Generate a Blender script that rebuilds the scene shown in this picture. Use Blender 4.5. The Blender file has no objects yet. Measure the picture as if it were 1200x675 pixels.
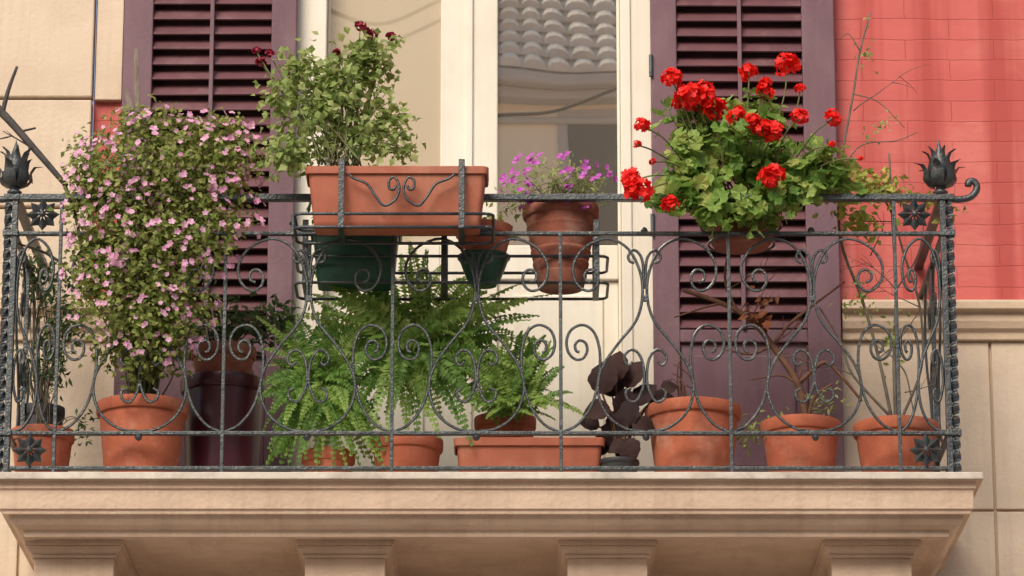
import bpy, math, random
from mathutils import Vector, Matrix
random.seed(7)
rnd=random.random; U=random.uniform
scn=bpy.context.scene; COL=scn.collection
# ---------------- camera ----------------
PITCH=math.radians(16); D=14.0; CZ=0.66-D*math.tan(PITCH); LENS=36*(D/math.cos(PITCH))/3.72
cam=bpy.data.cameras.new('camera'); camo=bpy.data.objects.new('camera',cam); COL.objects.link(camo)
camo.location=(0,-D,CZ); camo.rotation_euler=(math.pi/2+PITCH,0,0); cam.lens=LENS; cam.sensor_width=36; cam.clip_end=2000
scn.camera=camo
def P(px,py,Y):
    dx=(px-600)/1200*36/LENS; dy=(337.5-py)/1200*36/LENS
    c,s=math.cos(PITCH),math.sin(PITCH)
    d=Vector((dx,c-dy*s,s+dy*c)); t=(Y+D)/d.y
    return Vector((0,-D,CZ))+d*t
def X(px,Y,ref=390): return P(px,ref,Y).x
def Z(py,Y): return P(600,py,Y).z
def S(Y): return X(601,Y)-X(600,Y)
# ---------------- mesh builder ----------------
ORG={}
class MB:
    def __init__(s): s.v=[]; s.f=[]
    def add(s,vs,fs):
        o=len(s.v); s.v.extend([tuple(v) for v in vs]); s.f.extend([tuple(i+o for i in f) for f in fs])
    def box(s,x0,x1,y0,y1,z0,z1):
        if x0>x1:x0,x1=x1,x0
        if y0>y1:y0,y1=y1,y0
        if z0>z1:z0,z1=z1,z0
        s.add([(x0,y0,z0),(x1,y0,z0),(x1,y1,z0),(x0,y1,z0),(x0,y0,z1),(x1,y0,z1),(x1,y1,z1),(x0,y1,z1)],
              [(0,3,2,1),(4,5,6,7),(0,1,5,4),(1,2,6,5),(2,3,7,6),(3,0,4,7)])
    def obox(s,c,sx,sy,sz,rot):
        m=Matrix.Translation(c)@rot.to_4x4()
        vs=[m@Vector((a*sx/2,b*sy/2,d*sz/2)) for d in(-1,1) for a,b in((-1,-1),(1,-1),(1,1),(-1,1))]
        s.add(vs,[(0,3,2,1),(4,5,6,7),(0,1,5,4),(1,2,6,5),(2,3,7,6),(3,0,4,7)])
    def tube(s,pts,r,n=6,twist=0.0,flat=1.0):
        pts=[Vector(p) for p in pts]; N=len(pts)
        if N<2:return
        rs=r if isinstance(r,(list,tuple)) else [r]*N
        t=(pts[1]-pts[0]).normalized(); ref=Vector((0,1,0)) if abs(t.y)<0.9 else Vector((1,0,0))
        a=t.cross(ref).normalized(); vs=[]; fs=[]
        for i,p in enumerate(pts):
            t=(pts[min(i+1,N-1)]-pts[max(i-1,0)])
            if t.length<1e-9: t=Vector((0,0,1))
            t.normalize(); a=(a-t*a.dot(t))
            if a.length<1e-6:a=t.orthogonal()
            a.normalize(); b=t.cross(a)
            for k in range(n):
                an=2*math.pi*k/n+twist*i
                vs.append(p+(a*math.cos(an)+b*math.sin(an)*flat)*rs[i])
        for i in range(N-1):
            for k in range(n):
                k2=(k+1)%n; fs.append((i*n+k,i*n+k2,(i+1)*n+k2,(i+1)*n+k))
        fs.append(tuple(range(n-1,-1,-1))); fs.append(tuple((N-1)*n+k for k in range(n)))
        s.add(vs,fs)
    def lathe(s,c,prof,n=32,wob=0):
        c=Vector(c); vs=[];fs=[];m=len(prof)
        for r,z in prof:
            for k in range(n):
                a=2*math.pi*k/n; rr=r*(1+wob*math.sin(3*a))
                vs.append(c+Vector((rr*math.cos(a),rr*math.sin(a),z)))
        for i in range(m-1):
            for k in range(n):
                k2=(k+1)%n; fs.append((i*n+k,i*n+k2,(i+1)*n+k2,(i+1)*n+k))
        s.add(vs,fs)
    def leaf(s,p,d,nrm,L,w,fold=0.2):
        d=d.normalized(); sd=d.cross(nrm)
        if sd.length<1e-5: sd=d.orthogonal()
        sd.normalize(); n=sd.cross(d)
        m1=p+d*L*0.45; tip=p+d*L-n*L*0.12
        s.add([p,m1+sd*w/2+n*w*fold,tip,m1-sd*w/2+n*w*fold,m1],[(0,1,4),(1,2,4),(4,2,3),(0,4,3)])
    def rleaf(s,p,d,nrm,R,k=14):
        d=d.normalized(); sd=d.cross(nrm)
        if sd.length<1e-5: sd=d.orthogonal()
        sd.normalize(); n=sd.cross(d); vs=[p]; c=p+d*R*0.1
        for i in range(k+1):
            a=math.radians(-160+320*i/k); rr=R*(0.88+0.14*math.cos(a*7)+U(-.04,.04))
            z=R*(0.22+0.1*math.cos(5*a))
            vs.append(c+d*math.cos(a)*rr+sd*math.sin(a)*rr+n*z*(0.8+0.3*rnd()))
        s.add(vs,[(0,i,i+1) for i in range(1,k+1)])
    def floret(s,p,nrm,R,k=5,cup=.25):
        n=nrm.normalized(); a=n.orthogonal().normalized(); b=n.cross(a); off=rnd()*6
        for i in range(k):
            an=off+2*math.pi*i/k; d=a*math.cos(an)+b*math.sin(an); q=n.cross(d)
            w=R*0.42; c=n*R*cup
            s.add([p,p+d*R*.55+q*w+c*.6,p+d*R*.95+q*w*.6+c,p+d*R*1.02+c*.8,p+d*R*.95-q*w*.6+c,p+d*R*.55-q*w+c*.6],[(0,1,2,3),(0,3,4,5)])
    def data(s,name,mat,smooth=True,off=Vector((0,0,0))):
        me=bpy.data.meshes.new(name)
        me.from_pydata([(v[0]-off[0],v[1]-off[1],v[2]-off[2]) for v in s.v],[],s.f); me.update()
        if smooth:
            me.polygons.foreach_set('use_smooth',[True]*len(me.polygons))
        if mat: me.materials.append(mat)
        return me
    def build(s,name,mat,parent=None,smooth=False,bevel=0,autos=False):
        off=ORG.get(parent.name,Vector((0,0,0))) if parent else Vector((0,0,0))
        me=s.data(name,mat,smooth,off)
        o=bpy.data.objects.new(name,me); COL.objects.link(o)
        if parent: o.parent=parent
        ORG[o.name]=off
        if autos:
            me.set_sharp_from_angle(angle=math.radians(40))
        if bevel:
            b=o.modifiers.new('bevel','BEVEL'); b.width=bevel; b.segments=2; b.limit_method='ANGLE'
        return o
def thing(name,label,cat,loc,group=None):
    o=bpy.data.objects.new(name,None); COL.objects.link(o); o.location=loc; o.empty_display_size=.1
    o['label']=label; o['category']=cat
    if group:o['group']=group
    ORG[o.name]=Vector(loc); return o
def inst(name,me,parent,world,rot=(0,0,0),sc=1):
    o=bpy.data.objects.new(name,me); COL.objects.link(o); o.parent=parent
    o.location=Vector(world)-ORG[parent.name]; o.rotation_euler=rot; o.scale=(sc,sc,sc); return o
def cat_rom(pts,k=5):
    pts=[Vector(p) for p in pts]; out=[]
    q=[pts[0]*2-pts[1]]+pts+[pts[-1]*2-pts[-2]]
    for i in range(1,len(q)-2):
        for j in range(k):
            t=j/k; a,b,c,d=q[i-1],q[i],q[i+1],q[i+2]
            out.append(0.5*((2*b)+(c-a)*t+(2*a-5*b+4*c-d)*t*t+(3*b-a-3*c+d)*t*t*t))
    out.append(pts[-1]); return out
# ---------------- materials ----------------
def mat(name,c1,c2=None,scale=8,rough=.8,bump=0,bscale=40,metal=0,spec=.5,stain=None,stain_amt=.5,stretch=(1,1,1),streak=None):
    m=bpy.data.materials.new(name); m.use_nodes=True; nt=m.node_tree; N=nt.nodes; L=nt.links
    b=N['Principled BSDF']; b.inputs['Roughness'].default_value=rough; b.inputs['Metallic'].default_value=metal
    b.inputs['Specular IOR Level'].default_value=spec; b.inputs['Base Color'].default_value=(*c1,1)
    g=N.new('ShaderNodeNewGeometry'); mp=N.new('ShaderNodeMapping'); mp.inputs['Scale'].default_value=stretch
    L.new(g.outputs['Position'],mp.inputs['Vector'])
    col=None
    if c2:
        n=N.new('ShaderNodeTexNoise'); n.inputs['Scale'].default_value=scale; n.inputs['Detail'].default_value=8; n.inputs['Roughness'].default_value=.65
        L.new(mp.outputs[0],n.inputs['Vector'])
        r=N.new('ShaderNodeValToRGB'); r.color_ramp.elements[0].position=.35; r.color_ramp.elements[1].position=.65
        r.color_ramp.elements[0].color=(*c1,1); r.color_ramp.elements[1].color=(*c2,1)
        L.new(n.outputs['Fac'],r.inputs[0]); col=r.outputs[0]
    def layer(col,vecscale,nscale,color,amt,lo,hi,loc):
        n2=N.new('ShaderNodeTexNoise'); n2.inputs['Scale'].default_value=nscale; n2.inputs['Detail'].default_value=10; n2.inputs['Roughness'].default_value=.7
        mp2=N.new('ShaderNodeMapping'); mp2.inputs['Location'].default_value=loc; mp2.inputs['Scale'].default_value=vecscale
        L.new(g.outputs['Position'],mp2.inputs['Vector']); L.new(mp2.outputs[0],n2.inputs['Vector'])
        r2=N.new('ShaderNodeValToRGB'); r2.color_ramp.elements[0].position=lo; r2.color_ramp.elements[1].position=hi
        r2.color_ramp.elements[1].color=(amt,)*3+(1,); r2.color_ramp.elements[0].color=(0,0,0,1)
        L.new(n2.outputs['Fac'],r2.inputs[0])
        mx=N.new('ShaderNodeMixRGB'); mx.inputs['Color2'].default_value=(*color,1); mx.inputs['Color1'].default_value=(*c1,1)
        L.new(r2.outputs[0],mx.inputs['Fac'])
        if col: L.new(col,mx.inputs['Color1'])
        return mx.outputs[0]
    if stain: col=layer(col,stretch,scale*.6,stain,stain_amt,.5,.72,(3,7,1))
    if streak: col=layer(col,(14,3,.8),1,streak,.55,.5,.75,(1,2,5))
    if col: L.new(col,b.inputs['Base Color'])
    if bump:
        n3=N.new('ShaderNodeTexNoise'); n3.inputs['Scale'].default_value=bscale; n3.inputs['Detail'].default_value=6
        L.new(g.outputs['Position'],n3.inputs['Vector'])
        bp=N.new('ShaderNodeBump'); bp.inputs['Strength'].default_value=bump; bp.inputs['Distance'].default_value=.01
        L.new(n3.outputs['Fac'],bp.inputs['Height']); L.new(bp.outputs[0],b.inputs['Normal'])
    return m
def leafmat(name,cols,trans=.35,rough=.5):
    m=bpy.data.materials.new(name); m.use_nodes=True; nt=m.node_tree; N=nt.nodes; L=nt.links
    b=N['Principled BSDF']; b.inputs['Roughness'].default_value=rough; b.inputs['Specular IOR Level'].default_value=.35
    g=N.new('ShaderNodeNewGeometry'); r=N.new('ShaderNodeValToRGB')
    e=r.color_ramp.elements
    e[0].color=(*cols[0],1); e[1].color=(*cols[-1],1)
    for i,c in enumerate(cols[1:-1]):
        x=e.new((i+1)/(len(cols)-1)); x.color=(*c,1)
    L.new(g.outputs['Random Per Island'],r.inputs[0]); L.new(r.outputs[0],b.inputs['Base Color'])
    t=N.new('ShaderNodeBsdfTranslucent'); L.new(r.outputs[0],t.inputs[0])
    mx=N.new('ShaderNodeMixShader'); mx.inputs[0].default_value=trans
    L.new(b.outputs[0],mx.inputs[1]); L.new(t.outputs[0],mx.inputs[2]); L.new(mx.outputs[0],N['Material Output'].inputs[0])
    return m
M={}
M['stone']=mat('tan_stone',(.66,.51,.37),(.57,.43,.30),3,.85,.25,60,stain=(.42,.32,.24),stain_amt=.5,streak=(.44,.32,.23))
M['stone_light']=mat('pale_stone',(.70,.57,.43),(.62,.49,.36),3,.85,.25,60,stain=(.48,.38,.28),stain_amt=.5,streak=(.52,.40,.30))
M['slab']=mat('slab_stone',(.66,.50,.37),(.55,.40,.29),4,.85,.4,50,stain=(.38,.27,.19),stain_amt=.65,stretch=(.6,1,2.5),streak=(.38,.27,.19))
M['lip']=mat('slab_lip_stone',(.70,.63,.54),(.54,.47,.39),6,.8,.3,50,stain=(.26,.22,.18),stain_amt=.75)
M['iron']=mat('wrought_iron',(.035,.045,.050),(.075,.088,.092),30,.36,.35,120,metal=.4,spec=.7,stain=(.13,.09,.065),stain_amt=.4)
M['terra']=mat('terracotta',(.48,.135,.065),(.37,.095,.047),9,.85,.15,80,stain=(.56,.34,.24),stain_amt=.65,streak=(.28,.085,.05))
M['terra_old']=mat('aged_terracotta',(.33,.10,.055),(.22,.07,.045),9,.85,.2,80,stain=(.44,.29,.22),stain_amt=.65)
M['terra_plastic']=mat('terracotta_plastic',(.44,.13,.068),(.36,.10,.052),7,.55,.05,60,stain=(.5,.27,.18),stain_amt=.5,streak=(.28,.09,.055))
M['green_pot']=mat('green_plastic',(.012,.060,.038),(.02,.09,.055),8,.4)
M['dark_pot']=mat('dark_plastic',(.03,.035,.04),(.05,.05,.052),8,.45)
M['plum_pot']=mat('plum_glaze',(.060,.010,.020),(.035,.007,.014),6,.3,stain=(.10,.03,.04),stain_amt=.4)
M['soil']=mat('soil',(.03,.02,.012),(.05,.035,.02),60,.95,.8,90)
M['cream']=mat('cream_paint',(.78,.73,.62),(.73,.67,.55),3,.5,.05,40,stain=(.6,.52,.39),stain_amt=.45,streak=(.62,.54,.41))
M['mauve']=mat('mauve_paint',(.175,.085,.105),(.130,.062,.080),5,.6,.12,60,stain=(.28,.18,.19),stain_amt=.45,stretch=(1,1,.4),streak=(.10,.045,.058))
M['louvre']=mat('maroon_louvre',(.155,.060,.070),(.11,.042,.050),6,.55,.1,60,stain=(.27,.17,.16),stain_amt=.55)
M['louvre_gap_shade']=mat('shutter_gap_shade_paint',(.065,.024,.028),(.04,.015,.018),6,.8)  # dark maroon colour painted in for the shade between the slats
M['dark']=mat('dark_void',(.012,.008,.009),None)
M['wood']=mat('grey_wood',(.30,.25,.20),(.18,.14,.11),20,.9,.3,90)
M['bark']=mat('brown_bark',(.17,.08,.045),(.10,.045,.028),25,.9,.4,90)
M['greystem']=mat('grey_stem',(.18,.15,.11),(.10,.085,.065),25,.9,.4,90)
M['darkbranch']=mat('dark_branch',(.09,.08,.075),(.05,.045,.042),25,.9,.4,90)
M['stem']=mat('green_stem',(.16,.21,.07),(.14,.12,.06),15,.7)
M['paving']=mat('stone_paving',(.48,.44,.38),(.40,.36,.31),2,.9)
M['whitish']=mat('pale_stick',(.65,.62,.55),(.5,.47,.4),20,.7)
def wallmat():
    m=mat('red_stucco',(.60,.135,.115),(.53,.105,.095),2.2,.8,0,stain=(.66,.25,.20),stain_amt=.8,stretch=(.8,1,2))
    nt=m.node_tree;N=nt.nodes;L=nt.links;b=N['Principled BSDF']
    g=N.new('ShaderNodeNewGeometry'); sp=N.new('ShaderNodeSeparateXYZ'); cb=N.new('ShaderNodeCombineXYZ')
    L.new(g.outputs['Position'],sp.inputs[0]); L.new(sp.outputs['X'],cb.inputs['X']); L.new(sp.outputs['Z'],cb.inputs['Y'])
    nz=N.new('ShaderNodeTexNoise'); nz.inputs['Scale'].default_value=5; L.new(cb.outputs[0],nz.inputs['Vector'])
    mx=N.new('ShaderNodeMixRGB'); mx.inputs[0].default_value=.018; L.new(cb.outputs[0],mx.inputs[1]); L.new(nz.outputs['Color'],mx.inputs[2])
    br=N.new('ShaderNodeTexBrick'); br.inputs['Scale'].default_value=1; br.inputs['Brick Width'].default_value=.34; br.inputs['Row Height'].default_value=.083
    br.inputs['Mortar Size'].default_value=.003; br.inputs['Mortar Smooth'].default_value=.8
    br.inputs['Color1'].default_value=(1,1,1,1); br.inputs['Color2'].default_value=(.91,.91,.91,1); br.inputs['Mortar'].default_value=(.78,.70,.70,1)
    L.new(mx.outputs[0],br.inputs['Vector'])
    old=b.inputs['Base Color'].links[0].from_socket
    mu=N.new('ShaderNodeMixRGB'); mu.blend_type='MULTIPLY'; mu.inputs[0].default_value=.75
    L.new(old,mu.inputs[1]); L.new(br.outputs['Color'],mu.inputs[2])
    mp=N.new('ShaderNodeMapping'); mp.inputs['Scale'].default_value=(11,1,.4); L.new(g.outputs['Position'],mp.inputs[0])
    n4=N.new('ShaderNodeTexNoise'); n4.inputs['Scale'].default_value=1; n4.inputs['Detail'].default_value=7; L.new(mp.outputs[0],n4.inputs[0])
    r=N.new('ShaderNodeValToRGB'); r.color_ramp.elements[0].position=.46; r.color_ramp.elements[1].position=.64; r.color_ramp.elements[0].color=(0,0,0,1); r.color_ramp.elements[1].color=(.85,.85,.85,1)
    L.new(n4.outputs['Fac'],r.inputs[0]); m2=N.new('ShaderNodeMixRGB'); m2.inputs[2].default_value=(.40,.060,.050,1)
    L.new(r.outputs[0],m2.inputs[0]); L.new(mu.outputs[0],m2.inputs[1]); L.new(m2.outputs[0],b.inputs['Base Color'])
    n5=N.new('ShaderNodeTexNoise'); n5.inputs['Scale'].default_value=50; n5.inputs['Detail'].default_value=5; L.new(g.outputs['Position'],n5.inputs[0])
    ad=N.new('ShaderNodeMath'); ad.operation='MULTIPLY_ADD'; ad.inputs[1].default_value=.35; L.new(n5.outputs['Fac'],ad.inputs[0]); 
    iv=N.new('ShaderNodeMath'); iv.operation='SUBTRACT'; iv.inputs[0].default_value=1; L.new(br.outputs['Fac'],iv.inputs[1]); L.new(iv.outputs[0],ad.inputs[2])
    bp=N.new('ShaderNodeBump'); bp.inputs['Strength'].default_value=.5; bp.inputs['Distance'].default_value=.005
    L.new(ad.outputs[0],bp.inputs['Height']); L.new(bp.outputs[0],b.inputs['Normal'])
    return m
M['redwall']=wallmat()
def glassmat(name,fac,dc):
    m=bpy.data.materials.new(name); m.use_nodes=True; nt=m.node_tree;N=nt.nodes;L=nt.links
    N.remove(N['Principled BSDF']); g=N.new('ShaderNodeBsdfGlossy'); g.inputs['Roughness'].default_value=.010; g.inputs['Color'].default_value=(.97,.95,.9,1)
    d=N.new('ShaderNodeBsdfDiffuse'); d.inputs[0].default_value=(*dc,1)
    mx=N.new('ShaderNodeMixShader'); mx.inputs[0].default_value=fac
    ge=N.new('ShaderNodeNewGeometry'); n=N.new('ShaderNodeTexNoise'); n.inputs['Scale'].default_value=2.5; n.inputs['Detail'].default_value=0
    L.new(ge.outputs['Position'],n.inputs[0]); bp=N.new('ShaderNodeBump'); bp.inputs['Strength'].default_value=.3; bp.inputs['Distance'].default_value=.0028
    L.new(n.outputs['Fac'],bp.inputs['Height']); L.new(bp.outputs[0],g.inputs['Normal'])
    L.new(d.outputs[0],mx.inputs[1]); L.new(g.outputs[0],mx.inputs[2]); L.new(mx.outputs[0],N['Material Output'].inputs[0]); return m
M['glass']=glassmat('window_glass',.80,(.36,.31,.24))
M['glass_pale_reflection']=glassmat('window_glass_painted_reflection',.50,(.78,.65,.45))  # pale diffuse colour painted in for the bright reflection in the left pane
M['leaf_olive']=leafmat('olive_leaves',[(.11,.16,.03),(.25,.31,.07),(.40,.43,.13),(.17,.23,.045)],.45)
M['leaf_pale']=leafmat('pale_leaves',[(.16,.24,.05),(.34,.43,.13),(.46,.52,.20),(.24,.33,.08)],.45)
M['leaf_ger']=leafmat('geranium_leaves',[(.10,.23,.04),(.22,.38,.07),(.38,.51,.13),(.15,.29,.055),(.52,.54,.15)],.45)
M['leaf_dark']=leafmat('dark_leaves',[(.03,.07,.025),(.075,.135,.045),(.13,.20,.06)])
M['leaf_fern']=leafmat('fern_leaves',[(.08,.19,.03),(.16,.30,.055),(.23,.39,.085)],.45)
M['leaf_fern2']=leafmat('fern_leaves_light',[(.20,.35,.06),(.32,.48,.11),(.42,.55,.16)],.45)
M['leaf_yellow']=leafmat('yellow_green_leaves',[(.28,.34,.07),(.52,.52,.12),(.20,.30,.07)],.4)
M['leaf_burg']=leafmat('burgundy_leaves',[(.022,.009,.008),(.032,.012,.011),(.042,.016,.013)],.05,.75)
M['dryleaf']=leafmat('dry_leaves',[(.16,.05,.02),(.30,.11,.05),(.10,.04,.02)])
M['red']=leafmat('red_petals',[(.72,.008,.008),(.92,.022,.012),(.82,.03,.02)],.3)
M['maroon']=leafmat('maroon_petals',[(.16,.004,.02),(.28,.008,.035),(.36,.015,.05)],.2)
M['pink']=leafmat('pink_petals',[(.74,.34,.54),(.84,.54,.68),(.66,.22,.44)],.3)
M['purple']=leafmat('purple_petals',[(.45,.07,.52),(.62,.11,.60),(.70,.22,.58)],.3)
# ---------------- setting ----------------
mb=MB(); mb.box(-150,150,-150,150,-5.3,-5.0); o=mb.build('ground',M['paving']); o['kind']='structure'
YW=.9
bld=thing('building','red and tan rendered house front with cream balcony door and purple shutters','building',(0,YW,-5))
xl=X(340,YW); xr=X(767,YW)
zb=Z(393,YW)
ztop=9
mb=MB(); mb.box(X(102,YW),xl,YW,YW+.5,zb,ztop); mb.box(xr,12,YW,YW+.5,zb,ztop); mb.box(xl,xr,YW,YW+.5,2.55,ztop)
mb.build('wall',M['redwall'],bld)
mb=MB(); mb.box(-12,xl,YW+.001,YW+.5,-5,zb); mb.box(xr,12,YW+.001,YW+.5,-5,zb); mb.box(xl,xr,YW+.001,YW+.5,-5,-.25); mb.build('lower_wall',M['stone'],bld)
g=.010
zs=[Z(398,YW-.03),Z(597,YW-.03),Z(597,YW-.03)-.6,Z(597,YW-.03)-1.3]
for xs in([xr+.01,X(1160,YW-.03),X(1420,YW-.03),X(1700,YW-.03),6],[-6,X(-300,YW-.03),X(30,YW-.03),xl-.01]):
    mb=MB()
    for z1,z0 in zip(zs[:-1],zs[1:]):
        for a,b in zip(xs[:-1],xs[1:]): mb.box(a+g/2,b-g/2,YW-.015,YW+.002,z0+g/2,z1-g/2)
    mb.build('stone_facing',M['stone_light'],bld,bevel=.004)
def mould(mb,x0,x1,prof):
    vs=[];fs=[]
    for x in(x0,x1):
        for y,z in prof: vs.append((x,y,z))
    n=len(prof)
    for i in range(n-1): fs.append((i,i+1,n+i+1,n+i))
    fs.append(tuple(range(n))[::-1]); fs.append(tuple(range(n,2*n))); fs.append((0,n,2*n-1,n-1)); mb.add(vs,fs)
zz=lambda p:Z(p,YW-.06)
prof=[(YW+.01,zz(351)),(YW-.085,zz(353)),(YW-.09,zz(356)),(YW-.09,zz(364)),(YW-.06,zz(366)),(YW-.062,zz(376)),(YW-.052,zz(384)),(YW-.036,zz(388)),(YW-.034,zz(396)),(YW+.01,zz(397))]
for nm,a,b in(('string_course',X(986,YW),7),('string_course',-7,X(132,YW))):
    mb=MB(); mould(mb,a,b,prof); mb.build(nm,M['stone'],bld,bevel=.003)
yq=YW-.05
rows=[-420,-200,-60,115,243,352]
for i,(a,b) in enumerate(zip(rows[:-1],rows[1:])):
    mb=MB(); mb.box(-6,X(99,yq),yq,YW+.02,Z(b,yq)+.006,Z(a,yq)-.006)
    mb.build('quoin_block',M['stone_light'],bld,bevel=.006)
mb=MB(); mb.box(X(102,yq),X(134,yq),YW-.03,YW+.02,Z(115,yq),4); mb.build('pilaster_strip',M['stone_light'],bld,bevel=.004)
# ---------------- french door ----------------
YD=YW+.06
dr=MB(); fr=X(378,YD),X(730,YD)
dr.box(xl,fr[0],YW-.015,YD+.05,-.02,2.6); dr.box(fr[1],xr,YW-.015,YD+.05,-.02,2.6); dr.box(xl,xr,YD-.02,YD+.05,2.5,2.62)
door=dr.build('french_door',M['cream'],bld,bevel=.006)
for a,b in((X(366,YD),X(379,YD)),(X(729,YD),X(741,YD))):
    mb=MB(); mb.box(a,b,YD-.085,YD-.01,-.02,2.5); mb.build('frame_bead',M['cream'],door,bevel=.004)
zg=Z(287,YD)
for a,b in((379,548.5),(549.5,729)):
    mb=MB(); xa,xb=X(a,YD),X(b,YD); st=X(583,YD)-X(549.5,YD)
    L0=.012 if a<500 else st; R0=st if a<500 else .012
    mb.box(xa,xa+L0,YD,YD+.045,0,2.5); mb.box(xb-R0,xb,YD,YD+.045,0,2.5); mb.box(xa+L0,xb-R0,YD+.001,YD+.044,zg-.14,zg); mb.box(xa+L0,xb-R0,YD+.001,YD+.044,0,.16)
    mb.box(xa+L0,xb-R0,YD+.02,YD+.04,.16,zg-.14)
    mb.box(xa+L0+.06,xb-R0-.06,YD+.008,YD+.03,.22,zg-.20)
    mb.build('door_leaf',M['cream'],door,bevel=.005)
    mb=MB(); mb.box(xa+L0-.002,xb-R0+.002,YD+.024,YD+.030,zg-.003,2.5); mb.build('pane',M['glass_pale_reflection'] if a<500 else M['glass'],door)
mb=MB(); xc=X(549,YD); mb.box(xc-.012,xc+.014,YD-.014,YD+.002,.0,2.5); mb.build('centre_bead',M['cream'],door,bevel=.004)
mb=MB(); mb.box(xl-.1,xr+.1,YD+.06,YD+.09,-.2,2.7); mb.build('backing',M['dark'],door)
# ---------------- shutters ----------------
def shutter(px0,px1,lv0,lv1,zbot,zpan):
    y0=YW-.085;y1=YW-.035; x0,x1=X(px0,y0),X(px1,y0); a,b=X(lv0,y0),X(lv1,y0); zt=2.5
    mb=MB(); mb.box(x0,a,y0,y1,zbot,zt); mb.box(b,x1,y0,y1,zbot,zt)
    zp=Z(zpan,y0); mb.box(a,b,y0+.001,y1-.001,zp-.05,zp); mb.box(a,b,y0+.001,y1-.001,zbot,zbot+.12); mb.box(a,b,y0+.001,y1-.001,zt-.1,zt)
    sh=mb.build('shutter',M['mauve'],bld,bevel=.004)
    mb=MB(); mb.box(a,b,y0+.018,y1-.005,zbot+.12,zp-.05); mb.box(a+.05,b-.05,y0+.008,y1-.01,zbot+.17,zp-.10); mb.build('lower_panel',M['mauve'],sh,bevel=.006)
    mb=MB(); z=zp+.03
    while z<zt-.11:
        rot=Matrix.Rotation(math.radians(52+U(-4,4)),3,'X')@Matrix.Rotation(math.radians(U(-.5,.5)),3,'Y')
        mb.obox(Vector(((a+b)/2,(y0+y1)/2+.002,z)),b-a,.064,.008,rot); z+=.0625
    mb.build('louvres',M['louvre'],sh,bevel=.0015)
    mb=MB(); xm=(a+b)/2; mb.box(xm-.008,xm+.008,y0-.012,y0+.006,zp,zt-.05); mb.build('tilt_rod',M['mauve'],sh,bevel=.002)
    mb=MB(); mb.box(a-.002,b+.002,YW-.022,YW-.016,zp-.02,zt); mb.build('backing',M['louvre_gap_shade'],sh)  # sheet added behind the slats, coloured as the shadow in the gaps
    for zz_ in(.35,1.1,1.75):
        xh=x1 if px0<500 else x0
        mb=MB(); mb.tube([(xh,y0-.006,zz_),(xh,y0-.006,zz_+.09)],.008,8); mb.build('hinge',M['iron'],sh)
    return sh
shutter(135,342,170,312,.02,402)
shutter(766,986,797,947,.02,386)
# ---------------- balcony slab ----------------
bx0=X(-3+38,0,556); bx1=X(1142-37,0,556)
pr=[(.128,562),(.106,563.5),(.104,572),(.096,574),(.094,596),(.086,598),(.084,602),(.062,604),(.060,609),(.046,615),(.032,619),(.014,621.5),(.012,629),(-.03,629.5)]
vs=[];fs=[]; rings=[(o_,Z(py,-o_)) for o_,py in pr]; zsof=rings[-1][1]
for off,z in rings:
    vs+= [(bx0-off,YW,z),(bx0-off,-off,z),(bx1+off,-off,z),(bx1+off,YW,z)]
for i in range(len(rings)-1):
    for k in range(3): fs.append((4*i+k,4*(i+1)+k,4*(i+1)+k+1,4*i+k+1))
n=4*(len(rings)-1); fs.append((n+3,n+2,n+1,n))
mb=MB(); mb.add(vs,fs)
slab=mb.build('balcony_slab',M['slab'],bld)
mb=MB(); mb.box(bx0-.130,bx1+.130,-.132,YW,Z(561.5,-.13),Z(553,-.13)); mb.build('slab_lip',M['lip'],slab,bevel=.004)
ZF=Z(553,-.13)
def corbel(pa,pb):
    y0=.07; xa,xb=X(pa,y0,640),X(pb,y0,640); zt=zsof
    mb=MB()
    def tier(ins,yf,z1,z0,ins2=None,yf2=None):
        ins2=ins if ins2 is None else ins2; yf2=yf if yf2 is None else yf2
        mb.add([(xa+ins2,yf2,z0),(xb-ins2,yf2,z0),(xb-ins2,YW,z0),(xa+ins2,YW,z0),(xa+ins,yf,z1),(xb-ins,yf,z1),(xb-ins,YW,z1),(xa+ins,YW,z1)],
              [(0,3,2,1),(4,5,6,7),(0,1,5,4),(1,2,6,5),(2,3,7,6),(3,0,4,7)])
    tier(0,y0,zt,zt-.018); tier(.006,y0+.006,zt-.018,zt-.028); tier(.010,y0+.010,zt-.028,zt-.048,.026,y0+.028); tier(.024,y0+.024,zt-.048,zt-.060)
    tier(.034,y0+.036,zt-.060,zt-.22); tier(.034,y0+.05,zt-.22,zt-.34,.034,y0+.22); tier(.034,y0+.22,zt-.34,zt-.6,.034,YW-.15)
    mb.build('corbel',M['slab'],slab,bevel=.003)
for c in(86,404,712,1022): corbel(c-58,c+58)
# ---------------- railing ----------------
rail=thing('balcony_railing','black wrought iron balcony railing with heart scrolls, corner posts and leaf finials','railing',(0,0,ZF))
z_t,z_2,z_3,z_b=Z(232,0),Z(274,0),Z(508,0),Z(549,0)
XL,XR=X(13,0),X(1109,0)
def railbar(name,z,h,d):
    mb=MB(); mb.box(XL,XR,-d/2,d/2,z-h/2,z+h/2); mb.build(name,M['iron'],rail,bevel=.003)
    for x in(XL,XR):
        mb=MB(); mb.box(x-d/2,x+d/2,d/2+.001,YW,z-h/2,z+h/2); mb.build(name,M['iron'],rail,bevel=.003)
railbar('top_rail',z_t,.024,.034); railbar('middle_rail',z_2,.014,.022); railbar('lower_rail',z_3,.014,.022); railbar('bottom_rail',z_b,.014,.022)
VX=[68,263,460,657,855,1051]
for v in VX:
    mb=MB(); x=X(v,0); zt=z_t-.012 if v in(68,1051) else z_2+.006
    mb.box(x-.0065,x+.0065,-.0125,.0005,ZF,zt)
    mb.build('baluster',M['iron'],rail,bevel=.002)
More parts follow.
